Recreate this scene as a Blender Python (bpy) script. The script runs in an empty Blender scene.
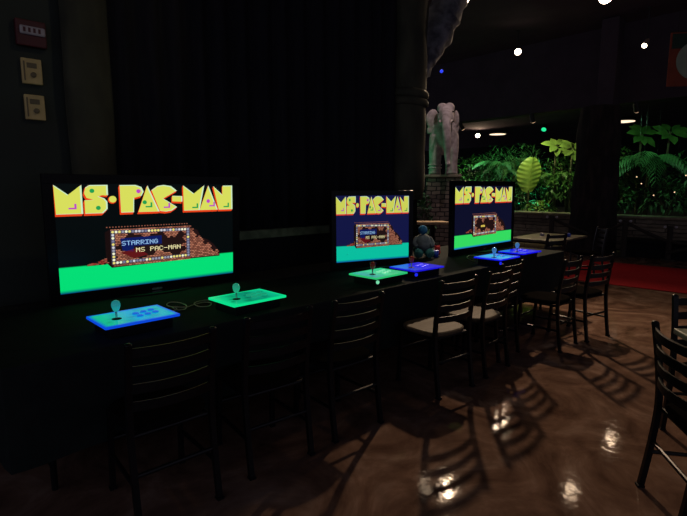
import bpy, bmesh, math, random
from mathutils import Vector, Matrix
S = bpy.context.scene
COL = S.collection
R = math.radians

# ------------------------------------------------------------------ camera, world, exposure
cam_data = bpy.data.cameras.new('camera')
cam = bpy.data.objects.new('camera', cam_data)
COL.objects.link(cam)
S.camera = cam
cam_data.sensor_fit = 'HORIZONTAL'
cam_data.sensor_width = 36.0
cam_data.lens = 36.0 * 485 / 687
cam_data.clip_start = 0.05
cam_data.clip_end = 200
cam.location = (0, 0, 1.55)
cam.rotation_euler = (R(90 - 8.2128), 0, R(46.7822 - 90))

world = bpy.data.worlds.new('world')
S.world = world
world.use_nodes = True
wb = world.node_tree.nodes['Background']
wb.inputs[0].default_value = (0.78, 0.76, 1.0, 1)
wb.inputs[1].default_value = 0.22

S.view_settings.view_transform = 'Standard'
S.view_settings.look = 'None'
S.view_settings.gamma = 1
S.view_settings.exposure = 0.0
S.view_settings.use_curve_mapping = False

LAMP_POWER = 190.0

# ------------------------------------------------------------------ materials
def lin(c):
    def f(v):
        v /= 255.0
        return v / 12.92 if v <= 0.04045 else ((v + 0.055) / 1.055) ** 2.4
    return tuple(f(v) for v in c)

def mat(name, a, b=None, scale=6.0, rough=0.5, metal=0.0, spec=0.5, bump=0.0, detail=4.0,
        stretch=(1, 1, 1), distortion=0.0, lo=0.35, hi=0.65, trans=0.0, coat=0.0):
    """principled with noise between two linear colours"""
    m = bpy.data.materials.new(name)
    m.use_nodes = True
    nt = m.node_tree
    p = nt.nodes['Principled BSDF']
    b = b or tuple(v * 0.7 for v in a)
    tc = nt.nodes.new('ShaderNodeTexCoord')
    mp = nt.nodes.new('ShaderNodeMapping')
    mp.inputs['Scale'].default_value = stretch
    nz = nt.nodes.new('ShaderNodeTexNoise')
    nz.inputs['Scale'].default_value = scale
    nz.inputs['Detail'].default_value = detail
    nz.inputs['Distortion'].default_value = distortion
    cr = nt.nodes.new('ShaderNodeValToRGB')
    cr.color_ramp.elements[0].position = lo
    cr.color_ramp.elements[1].position = hi
    cr.color_ramp.elements[0].color = (*b, 1)
    cr.color_ramp.elements[1].color = (*a, 1)
    L = nt.links.new
    L(tc.outputs['Object'], mp.inputs['Vector'])
    L(mp.outputs['Vector'], nz.inputs['Vector'])
    L(nz.outputs['Fac'], cr.inputs['Fac'])
    L(cr.outputs['Color'], p.inputs['Base Color'])
    p.inputs['Roughness'].default_value = rough
    p.inputs['Metallic'].default_value = metal
    p.inputs['Specular IOR Level'].default_value = spec
    if coat:
        p.inputs['Coat Weight'].default_value = coat
        p.inputs['Coat Roughness'].default_value = 0.12
    if bump:
        bp = nt.nodes.new('ShaderNodeBump')
        bp.inputs['Strength'].default_value = bump
        bp.inputs['Distance'].default_value = 0.02
        L(nz.outputs['Fac'], bp.inputs['Height'])
        L(bp.outputs['Normal'], p.inputs['Normal'])
    return m

def emit(name, col, strength, base=(0.02, 0.02, 0.02)):
    m = mat(name, base, rough=0.3)
    p = m.node_tree.nodes['Principled BSDF']
    p.inputs['Emission Color'].default_value = (*col, 1)
    p.inputs['Emission Strength'].default_value = strength
    return m

def picture_material(name, strength, rough=0.25):
    m = bpy.data.materials.new(name)
    m.use_nodes = True
    nt = m.node_tree
    p = nt.nodes['Principled BSDF']
    at = nt.nodes.new('ShaderNodeVertexColor')
    at.layer_name = 'picture'
    p.inputs['Base Color'].default_value = (0.004, 0.004, 0.005, 1)
    p.inputs['Roughness'].default_value = rough
    p.inputs['Specular IOR Level'].default_value = 0.15
    nt.links.new(at.outputs['Color'], p.inputs['Emission Color'])
    p.inputs['Emission Strength'].default_value = strength
    return m

def stone_material(name, a, b, mortar, bw, bh, rough=0.9):
    m = bpy.data.materials.new(name)
    m.use_nodes = True
    nt = m.node_tree
    p = nt.nodes['Principled BSDF']
    L = nt.links.new
    tc = nt.nodes.new('ShaderNodeTexCoord')
    sep = nt.nodes.new('ShaderNodeSeparateXYZ')
    add = nt.nodes.new('ShaderNodeMath'); add.operation = 'ADD'
    cmb = nt.nodes.new('ShaderNodeCombineXYZ')
    L(tc.outputs['Object'], sep.inputs[0])
    L(sep.outputs['X'], add.inputs[0]); L(sep.outputs['Y'], add.inputs[1])
    L(add.outputs[0], cmb.inputs['X']); L(sep.outputs['Z'], cmb.inputs['Y'])
    nz = nt.nodes.new('ShaderNodeTexNoise'); nz.inputs['Scale'].default_value = 5
    nz.inputs['Detail'].default_value = 4
    L(tc.outputs['Object'], nz.inputs['Vector'])
    mix = nt.nodes.new('ShaderNodeMixRGB'); mix.inputs[0].default_value = 0.06
    L(cmb.outputs[0], mix.inputs[1]); L(nz.outputs['Color'], mix.inputs[2])
    br = nt.nodes.new('ShaderNodeTexBrick')
    br.inputs['Scale'].default_value = 1.0
    br.inputs['Brick Width'].default_value = bw
    br.inputs['Row Height'].default_value = bh
    br.inputs['Mortar Size'].default_value = 0.010
    br.inputs['Color1'].default_value = (*a, 1)
    br.inputs['Color2'].default_value = (*b, 1)
    br.inputs['Mortar'].default_value = (*mortar, 1)
    L(mix.outputs[0], br.inputs['Vector'])
    mul = nt.nodes.new('ShaderNodeMixRGB'); mul.blend_type = 'MULTIPLY'; mul.inputs[0].default_value = 0.7
    cr = nt.nodes.new('ShaderNodeValToRGB')
    cr.color_ramp.elements[0].color = (0.35, 0.35, 0.35, 1); cr.color_ramp.elements[1].color = (1.3, 1.25, 1.2, 1)
    cr.color_ramp.elements[0].position = 0.3; cr.color_ramp.elements[1].position = 0.7
    L(nz.outputs['Fac'], cr.inputs['Fac'])
    L(br.outputs['Color'], mul.inputs[1]); L(cr.outputs['Color'], mul.inputs[2])
    L(mul.outputs[0], p.inputs['Base Color'])
    bp = nt.nodes.new('ShaderNodeBump'); bp.inputs['Strength'].default_value = 0.8; bp.inputs['Distance'].default_value = 0.03
    L(br.outputs['Fac'], bp.inputs['Height']); bp.invert = True
    L(bp.outputs['Normal'], p.inputs['Normal'])
    p.inputs['Roughness'].default_value = rough
    return m

def floor_material():
    m = bpy.data.materials.new('stained_concrete')
    m.use_nodes = True
    nt = m.node_tree
    p = nt.nodes['Principled BSDF']
    L = nt.links.new
    tc = nt.nodes.new('ShaderNodeTexCoord')
    n1 = nt.nodes.new('ShaderNodeTexNoise')
    n1.inputs['Scale'].default_value = 1.5; n1.inputs['Detail'].default_value = 7
    n1.inputs['Distortion'].default_value = 2.2; n1.inputs['Roughness'].default_value = 0.62
    n2 = nt.nodes.new('ShaderNodeTexNoise')
    n2.inputs['Scale'].default_value = 9; n2.inputs['Detail'].default_value = 5
    L(tc.outputs['Object'], n1.inputs['Vector']); L(tc.outputs['Object'], n2.inputs['Vector'])
    cr = nt.nodes.new('ShaderNodeValToRGB')
    e = cr.color_ramp.elements
    e[0].position = 0.30; e[0].color = (0.075, 0.041, 0.029, 1)
    e[1].position = 0.72; e[1].color = (0.25, 0.168, 0.130, 1)
    k = e.new(0.52); k.color = (0.155, 0.092, 0.066, 1)
    L(n1.outputs['Fac'], cr.inputs['Fac'])
    mul = nt.nodes.new('ShaderNodeMixRGB'); mul.blend_type = 'OVERLAY'; mul.inputs[0].default_value = 0.35
    L(cr.outputs['Color'], mul.inputs[1]); L(n2.outputs['Fac'], mul.inputs[2])
    L(mul.outputs[0], p.inputs['Base Color'])
    rr = nt.nodes.new('ShaderNodeMapRange')
    rr.inputs['To Min'].default_value = 0.03; rr.inputs['To Max'].default_value = 0.10
    L(n2.outputs['Fac'], rr.inputs['Value'])
    L(rr.outputs[0], p.inputs['Roughness'])
    n3 = nt.nodes.new('ShaderNodeTexNoise')
    n3.inputs['Scale'].default_value = 16; n3.inputs['Detail'].default_value = 2
    L(tc.outputs['Object'], n3.inputs['Vector'])
    bp = nt.nodes.new('ShaderNodeBump'); bp.inputs['Strength'].default_value = 0.08; bp.inputs['Distance'].default_value = 0.010
    L(n3.outputs['Fac'], bp.inputs['Height']); L(bp.outputs['Normal'], p.inputs['Normal'])
    p.inputs['Specular IOR Level'].default_value = 0.012
    return m

M = dict(
    floor=floor_material(),
    wall=mat('dark_green_paint', (0.024, 0.034, 0.026), (0.020, 0.028, 0.022), scale=3, rough=0.8),
    black=mat('black_paint', (0.012, 0.012, 0.014), (0.008, 0.008, 0.010), scale=4, rough=0.85, spec=0.2),
    ceiling=mat('black_ceiling', (0.13, 0.095, 0.125), (0.11, 0.08, 0.105), scale=2, rough=0.95, spec=0.1),
    soffit=mat('charcoal_bulkhead', (0.080, 0.062, 0.076), (0.066, 0.052, 0.064), scale=2, rough=0.9, spec=0.1),
    curtain=mat('black_drape', (0.018, 0.018, 0.022), (0.013, 0.013, 0.017), scale=8, rough=0.95, spec=0.1, stretch=(4, 4, .3)),
    column=mat('olive_stone', (0.058, 0.060, 0.034), (0.030, 0.031, 0.018), scale=5, rough=0.9, bump=0.5, stretch=(1, 1, .5)),
    ledge=mat('olive_trim', (0.20, 0.24, 0.13), (0.09, 0.12, 0.06), scale=9, rough=0.8, bump=0.3),
    cloth=mat('black_cloth', (0.019, 0.024, 0.023), (0.015, 0.019, 0.019), scale=10, rough=0.9, spec=0.06),
    gloss=mat('black_plastic', (0.006, 0.006, 0.007), (0.005, 0.005, 0.006), scale=20, rough=0.28, spec=0.15),
    matte=mat('matte_black_plastic', (0.008, 0.008, 0.010), (0.006, 0.006, 0.008), scale=20, rough=0.6, spec=0.15),
    chair=mat('black_metal', (0.008, 0.008, 0.009), (0.005, 0.005, 0.006), scale=14, rough=0.36, spec=0.22),
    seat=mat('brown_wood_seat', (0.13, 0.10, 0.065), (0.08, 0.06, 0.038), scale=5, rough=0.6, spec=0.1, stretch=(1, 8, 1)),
    seatunlit=mat('unlit_seat', (0.009, 0.008, 0.0075), (0.006, 0.0055, 0.005), scale=5, rough=0.7, spec=0.0),  # seats painted darker than the lit tan ones, standing in for shade
    cord=mat('pale_cable', (0.42, 0.40, 0.27), (0.34, 0.32, 0.2), scale=30, rough=0.5),
    steel=mat('steel', (0.5, 0.5, 0.52), (0.4, 0.4, 0.42), scale=20, rough=0.25, metal=1.0),
    redball=mat('red_ball', (0.55, 0.05, 0.03), (0.45, 0.035, 0.02), scale=9, rough=0.2),
    stone=stone_material('grey_brown_stone', (0.27, 0.21, 0.155), (0.12, 0.095, 0.075), (0.02, 0.017, 0.014), 0.17, 0.08),
    wallstone=stone_material('planter_stone', (0.32, 0.27, 0.20), (0.17, 0.14, 0.105), (0.03, 0.025, 0.02), 1.3, 0.17),
    cap=mat('stone_cap', (0.30, 0.25, 0.17), (0.18, 0.15, 0.10), scale=6, rough=0.85, bump=0.4),
    elephant=mat('elephant_stone', (0.46, 0.40, 0.35), (0.26, 0.225, 0.19), scale=9, rough=0.9, bump=0.28),
    tusk=mat('tusk_stone', (0.55, 0.50, 0.42), (0.45, 0.4, 0.33), scale=9, rough=0.7),
    soil=mat('planter_soil', (0.02, 0.016, 0.01), (0.012, 0.01, 0.007), scale=9, rough=1, bump=0.6),
    bark=mat('dark_bark', (0.036, 0.024, 0.020), (0.007, 0.005, 0.005), scale=4, rough=0.95, bump=1.0, stretch=(2, 2, .5), lo=0.42, hi=0.7),
    limb=mat('grey_rock', (0.20, 0.20, 0.22), (0.06, 0.06, 0.07), scale=7, rough=0.9, bump=0.9),
    leaf=mat('green_leaf', (0.10, 0.22, 0.045), (0.035, 0.10, 0.02), scale=3, rough=0.45),
    leafdark=mat('deep_green_leaf', (0.085, 0.22, 0.075), (0.035, 0.11, 0.035), scale=3, rough=0.5),
    leafyellow=mat('yellow_green_leaf', (0.34, 0.46, 0.08), (0.18, 0.30, 0.05), scale=4, rough=0.45),
    leaflime=mat('lime_leaf', (0.17, 0.25, 0.05), (0.10, 0.17, 0.03), scale=5, rough=0.5),
    stem=mat('plant_stem', (0.10, 0.085, 0.04), (0.05, 0.045, 0.02), scale=8, rough=0.8),
    red=mat('red_carpet', (0.42, 0.014, 0.022), (0.33, 0.010, 0.016), scale=20, rough=0.95, spec=0.1),
    tabletop=mat('olive_wood_top', (0.15, 0.13, 0.08), (0.095, 0.08, 0.05), scale=3, rough=0.35, stretch=(1, 6, 1)),
    greytop=mat('grey_green_top', (0.22, 0.25, 0.19), (0.16, 0.18, 0.14), scale=6, rough=0.4),
    plankpale=mat('pale_wood', (0.62, 0.45, 0.28), (0.40, 0.28, 0.17), scale=4, rough=0.6, stretch=(1, 5, 1)),
    plate=mat('cream_plate', (0.70, 0.54, 0.22), (0.56, 0.43, 0.18), scale=9, rough=0.5),
    platedark=mat('plate_knob', (0.20, 0.16, 0.08), (0.15, 0.12, 0.06), scale=9, rough=0.5),
    alarmred=mat('alarm_red', (0.085, 0.008, 0.012), (0.065, 0.006, 0.009), scale=9, rough=0.5),
    alarmwhite=mat('alarm_window', (0.48, 0.45, 0.48), (0.4, 0.37, 0.4), scale=12, rough=0.3),
    fixture=mat('lamp_housing', (0.03, 0.03, 0.03), (0.02, 0.02, 0.02), scale=12, rough=0.5),
    fixturepale=mat('pale_lamp_housing', (0.5, 0.36, 0.24), (0.4, 0.28, 0.19), scale=12, rough=0.4),
    warm=emit('warm_lens', (1.0, 0.78, 0.55), 14.0),
    warmdim=emit('warm_dim_lens', (1.0, 0.62, 0.36), 1.3),
    whitelens=emit('white_lens', (0.85, 0.92, 1.0), 2.0),
    green=emit('green_lens', (0.02, 0.80, 0.30), 1.1),
    blue=emit('blue_lens', (0.03, 0.06, 1.0), 1.0),
    picture=picture_material('screen_picture', 1.0),
    acrylic=picture_material('lit_acrylic', 1.0, 0.2),
    banner_red=mat('banner_red', (0.30, 0.055, 0.02), (0.22, 0.04, 0.015), scale=5, rough=0.8),
    banner_cream=mat('banner_cream', (0.36, 0.42, 0.30), (0.28, 0.34, 0.25), scale=5, rough=0.8),
    banner_dark=mat('banner_green', (0.02, 0.05, 0.03), (0.015, 0.035, 0.02), scale=5, rough=0.8),
    plushgrey=mat('grey_plush', (0.16, 0.19, 0.19), (0.10, 0.12, 0.12), scale=20, rough=1.0),
    plushteal=mat('teal_plush', (0.06, 0.26, 0.22), (0.04, 0.18, 0.16), scale=20, rough=1.0),
    plushblue=mat('blue_plush', (0.035, 0.20, 0.34), (0.02, 0.13, 0.25), scale=20, rough=1.0),
    bluecup=mat('royal_blue_plastic', (0.03, 0.09, 0.60), (0.02, 0.07, 0.5), scale=20, rough=0.4),
    plushred=mat('red_plush', (0.60, 0.03, 0.03), (0.40, 0.02, 0.02), scale=20, rough=1.0),
    tan=mat('tan_plush', (0.34, 0.26, 0.17), (0.25, 0.19, 0.12), scale=20, rough=1.0),
    rope=mat('dark_rope', (0.035, 0.028, 0.02), (0.02, 0.016, 0.012), scale=40, rough=0.9),
)

KEEP = []
# ------------------------------------------------------------------ object helpers
def tag(o, label, cat, group=None):
    o['label'] = label
    o['category'] = cat
    if group:
        o['group'] = group
    return o

def thing(name, label, cat, loc=(0, 0, 0), rz=0.0, group=None):
    o = bpy.data.objects.new(name, None)
    COL.objects.link(o)
    o.empty_display_size = 0.1
    o.location = loc
    o.rotation_euler = (0, 0, rz)
    return tag(o, label, cat, group)

def obj(name, bm, m, parent=None, smooth=False, loc=None, rz=None):
    me = bpy.data.meshes.new(name)
    bmesh.ops.recalc_face_normals(bm, faces=bm.faces) if not any(b is bm for b in KEEP) else None
    bm.to_mesh(me)
    bm.free()
    for mm in (m if isinstance(m, (list, tuple)) else [m]):
        me.materials.append(mm)
    if smooth:
        for p in me.polygons:
            p.use_smooth = True
    o = bpy.data.objects.new(name, me)
    COL.objects.link(o)
    if parent:
        o.parent = parent
    if loc is not None:
        o.location = loc
    if rz is not None:
        o.rotation_euler = (0, 0, rz)
    return o

def struct(name, bm, m, **k):
    o = obj(name, bm, m, **k)
    o['kind'] = 'structure'
    return o

def dup(root, loc, rz, label, group=None):
    r = root.copy(); COL.objects.link(r)
    r.location = loc; r.rotation_euler = (0, 0, rz); r['label'] = label
    if group: r['group'] = group
    for ch in list(root.children):
        c = ch.copy(); COL.objects.link(c); c.parent = r
        for g in ch.children:
            d = g.copy(); COL.objects.link(d); d.parent = c
    return r

def box(bm, x0, x1, y0, y1, z0, z1, bev=0.0, mx=None, mi=0):
    r = bmesh.ops.create_cube(bm, size=1)
    vs = r['verts']
    for v in vs:
        v.co = Vector(((x0 + x1) / 2 + v.co.x * (x1 - x0), (y0 + y1) / 2 + v.co.y * (y1 - y0), (z0 + z1) / 2 + v.co.z * (z1 - z0)))
    fs = {f for v in vs for f in v.link_faces}
    for f in fs: f.material_index = mi
    if bev:
        es = list({e for v in vs for e in v.link_edges})
        r2 = bmesh.ops.bevel(bm, geom=es, offset=bev, segments=2, affect='EDGES', profile=0.5)
        vs = list({v for f in r2['faces'] for v in f.verts} | {v for v in vs if v.is_valid})
    if mx is not None:
        bmesh.ops.transform(bm, matrix=mx, verts=vs)
    return vs

def tube(bm, pts, r, n=8, cap=True, flat=1.0, up=None):
    pts = [Vector(p) for p in pts]
    rs = r if isinstance(r, (list, tuple)) else [r] * len(pts)
    rings = []
    nrm = None
    for i, p in enumerate(pts):
        t = (pts[min(i + 1, len(pts) - 1)] - pts[max(i - 1, 0)])
        t = t.normalized() if t.length > 1e-9 else Vector((0, 0, 1))
        if nrm is None:
            a = Vector(up) if up else (Vector((0, 0, 1)) if abs(t.z) < 0.9 else Vector((1, 0, 0)))
            nrm = (a - t * a.dot(t)).normalized()
        else:
            nrm = (nrm - t * nrm.dot(t)).normalized()
        b = t.cross(nrm)
        off = math.pi / n if n == 4 else 0
        rings.append([bm.verts.new(p + (nrm * math.cos(off + 2 * math.pi * k / n) + b * math.sin(off + 2 * math.pi * k / n) * flat) * rs[i]) for k in range(n)])
    for a, b in zip(rings, rings[1:]):
        for k in range(n):
            bm.faces.new((a[k], a[(k + 1) % n], b[(k + 1) % n], b[k]))
    if cap:
        bm.faces.new(rings[0][::-1]); bm.faces.new(rings[-1])

def lathe(bm, prof, n=24, c=(0, 0, 0), wob=None):
    c = Vector(c)
    rings = []
    for r, z in prof:
        rings.append([bm.verts.new(c + Vector((r * math.cos(2 * math.pi * k / n) * (wob(k, z) if wob else 1),
                                               r * math.sin(2 * math.pi * k / n) * (wob(k, z) if wob else 1), z))) for k in range(n)])
    for a, b in zip(rings, rings[1:]):
        for k in range(n):
            bm.faces.new((a[k], a[(k + 1) % n], b[(k + 1) % n], b[k]))
    bm.faces.new(rings[0][::-1]); bm.faces.new(rings[-1])

def ball(bm, c, r, seg=16, rot=None):
    rr = r if isinstance(r, (tuple, list)) else (r, r, r)
    mx = Matrix.Translation(Vector(c))
    if rot: mx = mx @ rot
    mx = mx @ Matrix.Diagonal((*rr, 1))
    bmesh.ops.create_uvsphere(bm, u_segments=seg, v_segments=max(6, seg // 2), radius=1, matrix=mx)

def curve_pts(pts, n=6):
    """Catmull-Rom through pts"""
    P = [Vector(p) for p in pts]
    out = []
    for i in range(len(P) - 1):
        p0 = P[max(i - 1, 0)]; p1 = P[i]; p2 = P[i + 1]; p3 = P[min(i + 2, len(P) - 1)]
        for k in range(n):
            t = k / n
            out.append(0.5 * ((2 * p1) + (p2 - p0) * t + (2 * p0 - 5 * p1 + 4 * p2 - p3) * t * t + (3 * p1 - p0 - 3 * p2 + p3) * t ** 3))
    out.append(P[-1])
    return out

def lamp_light(name, parent, loc, kind, power, color, target=None, size=0.06, angle=150, blend=0.6):
    ld = bpy.data.lights.new(name, kind)
    ld.energy = power
    ld.color = color
    ld.shadow_soft_size = size
    if kind == 'SPOT':
        ld.spot_size = R(angle); ld.spot_blend = blend
    lo = bpy.data.objects.new(name, ld)
    COL.objects.link(lo)
    lo.parent = parent
    lo.location = loc
    if target is not None:
        d = Vector(target)
        lo.rotation_euler = d.to_track_quat('-Z', 'Y').to_euler()
    return lo

# ------------------------------------------------------------------ setting
bm = bmesh.new(); box(bm, -4, 27, -20, 22, -0.1, 0); struct('floor', bm, M['floor'])
bm = bmesh.new(); box(bm, -4, 13.5, -6, 22, 5.5, 5.6); struct('ceiling', bm, M['ceiling'])
bm = bmesh.new(); box(bm, 13.9, 27, -20, 22, 4.02, 4.12); struct('ceiling_far', bm, M['ceiling'])
bm = bmesh.new(); box(bm, 13.5, 13.9, -20, 22, 3.62, 5.6); struct('wall_bulkhead', bm, M['soffit'])
bm = bmesh.new(); box(bm, 26.9, 27.1, -20, 22, 0, 4.1); struct('wall_far', bm, M['black'])
bm = bmesh.new(); box(bm, -4, 4.98, 4.12, 4.3, 0, 5.5); struct('wall_left', bm, M['wall'])
# ledge trim under the curtain hem, plus black panel below it
bm = bmesh.new(); box(bm, 1.34, 4.72, 3.99, 4.12, 1.06, 1.145, bev=0.008); struct('trim_1', bm, M['ledge'])
bm = bmesh.new(); box(bm, 1.34, 4.72, 4.03, 4.12, 0, 1.06); struct('wall_panel', bm, M['black'])
# planter wall: courses of stone with a cap, and soil behind
bm = bmesh.new()
for k in range(4):
    z = 0.02 + k * 0.195
    box(bm, 13.42 + 0.03 * (k % 2), 13.80, -4, 15, z, z + 0.185, bev=0.012)
struct('wall_planter', bm, M['wallstone'])
bm = bmesh.new(); box(bm, 13.34, 13.88, -4, 15, 0.80, 0.875, bev=0.02); struct('trim_2', bm, M['cap'])
bm = bmesh.new(); box(bm, 13.8, 22, -4, 15, 0, 0.72); struct('floor_planter', bm, M['soil'])

# curtain with real folds
bm = bmesh.new()
rng = random.Random(3)
N = 220
cols = []
ph = 0
for i in range(N + 1):
    x = 1.30 + (4.76 - 1.30) * i / N
    ph += rng.uniform(0.25, 0.62)
    y = 4.045 + 0.032 * math.sin(ph) + 0.012 * math.sin(ph * 0.37)
    cols.append([bm.verts.new((x, y + 0.006 * math.sin(i * .7) * (1 - z / 5), z)) for z in (1.15, 2.4, 3.6, 5.45)])
for a, b in zip(cols, cols[1:]):
    for k in range(3):
        bm.faces.new((a[k], b[k], b[k + 1], a[k + 1]))
o = obj('stage_curtain', bm, M['curtain'], smooth=True)
o.modifiers.new('thick', 'SOLIDIFY').thickness = 0.006
tag(o, 'black pleated drape hanging between the two olive stone columns', 'curtain')

# stone columns
def column(name, x0, x1, z0, label, ridged):
    t = thing(name, label, 'column', ((x0 + x1) / 2, 4.06, 0))
    w = (x1 - x0) / 2
    n = 28
    def wob(k, z):
        return 1 + 0.035 * math.sin(k * 2 * math.pi / n * 9) + 0.02 * math.sin(z * 7 + k)
    bm = bmesh.new()
    zs = [z0 + (5.48 - z0) * i / 26 for i in range(27)]
    lathe(bm, [(w * (0.84 if i == 0 else 0.95 + 0.03 * math.sin(i * 1.3)), z) for i, z in enumerate(zs)], n, wob=wob)
    for v in bm.verts: v.co.y *= 0.55
    obj('shaft', bm, M['column'], t, smooth=True)
    for z in ((2.62, 2.72) if ridged else ()):
        bm = bmesh.new()
        lathe(bm, [(w * 0.95, z - 0.05), (w * 1.07, z - 0.03), (w * 1.07, z + 0.02), (w * 0.95, z + 0.05)], n)
        for v in bm.verts: v.co.y *= 0.6
        obj('ring', bm, M['column'], t, smooth=True)
    return t
column('stone_column', 1.03, 1.37, 0.0, 'olive stone column left of the black curtain, behind the largest screen', False)
column('stone_column', 4.68, 5.25, 1.40, 'olive stone column with ring mouldings right of the black curtain', True)
bm = bmesh.new(); box(bm, 4.70, 5.06, 3.98, 4.30, 0, 1.42); struct('wall_pier', bm, M['black'])

# rocky limb arching from the right column
bm = bmesh.new()
rng = random.Random(8)
pts = curve_pts([(5.12, 4.14, 2.9), (5.40, 4.14, 3.30), (5.70, 4.16, 3.75), (6.05, 4.18, 4.35), (6.5, 4.2, 5.45)], 8)
tube(bm, pts, [0.10 + 0.13 * min(1, i / 14) for i in range(len(pts))], 12)
for v in bm.verts:
    v.co += Vector((rng.uniform(-1, 1), rng.uniform(-1, 1), rng.uniform(-1, 1))) * 0.028
o = obj('rock_limb', bm, M['limb'], smooth=True)
tag(o, 'rough grey rock limb slanting up to the ceiling from the right column', 'rock')

# ------------------------------------------------------------------ wall devices (left)
def wall_plate(z, label):
    t = thing('wall_plate', label, 'wall control', (0.843, 4.12, z), 0, 'cream wall control plates')
    bm = bmesh.new(); box(bm, -0.062, 0.062, -0.03, 0, 0, 0.172, bev=0.006); obj('cover', bm, M['plate'], t)
    bm = bmesh.new(); box(bm, -0.03, 0.03, -0.036, -0.028, 0.108, 0.142, bev=0.003); obj('button_panel', bm, M['platedark'], t)
    bm = bmesh.new(); lathe(bm, [(0.018, 0), (0.018, 0.012), (0.012, 0.016)], 14)
    bmesh.ops.transform(bm, matrix=Matrix.Translation((0.006, -0.028, 0.062)) @ Matrix.Rotation(R(90), 4, 'X'), verts=bm.verts)
    obj('knob', bm, M['platedark'], t)
    bm = bmesh.new(); box(bm, -0.05, -0.042, -0.034, -0.029, 0.02, 0.15); obj('seam', bm, M['platedark'], t)
wall_plate(2.275, 'upper cream wall control plate on the dark left wall')
wall_plate(2.030, 'lower cream wall control plate on the dark left wall')
t = thing('fire_alarm', 'dark red fire alarm with a white window above the two cream plates', 'fire alarm', (0.855, 4.12, 2.545))
bm = bmesh.new(); box(bm, -0.092, 0.092, -0.045, 0, -0.02, 0.155, bev=0.008); obj('housing', bm, M['alarmred'], t)
bm = bmesh.new(); box(bm, -0.070, 0.085, -0.058, -0.042, 0.055, 0.112, bev=0.01); w = obj('strobe_window', bm, M['alarmwhite'], t); w['label'] = 'white strobe window'
bm = bmesh.new()
for k in range(4): box(bm, -0.05 + k * .03, -0.035 + k * .03, -0.0595, -0.0575, 0.07, 0.10)
obj('strobe_lettering', bm, M['alarmred'], t)

# ------------------------------------------------------------------ tables and cloth
def folding_table(x, label):
    t = thing('folding_table', label, 'table', (x, 3.24, 0), 0, 'folding tables under the black cloth')
    bm = bmesh.new(); box(bm, -0.96, 0.96, -0.66, 0.66, 0.70, 0.738, bev=0.006); obj('tabletop', bm, M['matte'], t)
    for sx in (-0.8, 0.8):
        for sy in (-0.52, 0.52):
            bm = bmesh.new(); tube(bm, [(sx, sy, 0), (sx, sy, 0.70)], 0.016, 8); obj('leg', bm, M['chair'], t)
        bm = bmesh.new(); tube(bm, [(sx, -0.52, 0.12), (sx, 0.52, 0.12)], 0.012, 8); obj('crossbar', bm, M['chair'], t)
for x, l in ((1.30, 'folding table carrying the largest screen, under the black cloth at the left'),
             (3.28, 'folding table carrying the middle screen, under the black cloth'),
             (5.26, 'folding table carrying the farthest screen, under the black cloth')):
    folding_table(x, l)

bm = bmesh.new()
TX0, TX1, TY0, TY1, TZ = 0.30, 6.27, 2.55, 3.94, 0.75
nx, ny = 90, 20
def per():
    out = []
    for i in range(nx): out.append((TX0 + (TX1 - TX0) * i / nx, TY0, (0, -1)))
    for i in range(ny): out.append((TX1, TY0 + (TY1 - TY0) * i / ny, (1, 0)))
    for i in range(nx): out.append((TX1 - (TX1 - TX0) * i / nx, TY1, (0, 1)))
    for i in range(ny): out.append((TX0, TY1 - (TY1 - TY0) * i / ny, (-1, 0)))
    return out
P = per()
rng = random.Random(5)
phs = 0; rows = []
for x, y, nn in P:
    phs += rng.uniform(0.3, 0.9)
    d = 0.012 * (math.sin(phs) + 0.6)
    rows.append([bm.verts.new((x, y, TZ)), bm.verts.new((x + nn[0] * 0.006, y + nn[1] * 0.006, TZ - 0.012)),
                 bm.verts.new((x + nn[0] * d * .6, y + nn[1] * d * .6, 0.5)), bm.verts.new((x + nn[0] * d, y + nn[1] * d, 0.25))])
for i in range(len(rows)):
    a, b = rows[i], rows[(i + 1) % len(rows)]
    for k in range(3): bm.faces.new((a[k], b[k], b[k + 1], a[k + 1]))
bm.faces.new([r[0] for r in rows])
o = obj('tablecloth', bm, M['cloth'])
o.modifiers.new('thick', 'SOLIDIFY').thickness = 0.004
tag(o, 'long black cloth draped over the row of tables under the screens', 'tablecloth')

# ------------------------------------------------------------------ screens
FONT = {
    'S': ['01111', '10000', '10000', '01110', '00001', '00001', '11110'],
    'T': ['11111', '00100', '00100', '00100', '00100', '00100', '00100'],
    'A': ['01110', '10001', '10001', '11111', '10001', '10001', '10001'],
    'R': ['11110', '10001', '10001', '11110', '10100', '10010', '10001'],
    'I': ['11111', '00100', '00100', '00100', '00100', '00100', '11111'],
    'N': ['10001', '11001', '10101', '10101', '10011', '10001', '10001'],
    'G': ['01110', '10001', '10000', '10111', '10001', '10001', '01110'],
    'M': ['10001', '11011', '10101', '10101', '10001', '10001', '10001'],
    'P': ['11110', '10001', '10001', '11110', '10000', '10000', '10000'],
    'C': ['01110', '10001', '10000', '10000', '10000', '10001', '01110'],
    '-': ['00000', '00000', '00000', '11111', '00000', '00000', '00000'],
    ' ': ['00000'] * 7,
}
YEL, RED_, WHT = lin((216, 222, 92)), lin((232, 66, 22)), lin((206, 236, 196))
PUR, GRN = lin((190, 70, 190)), lin((30, 160, 80))
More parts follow.
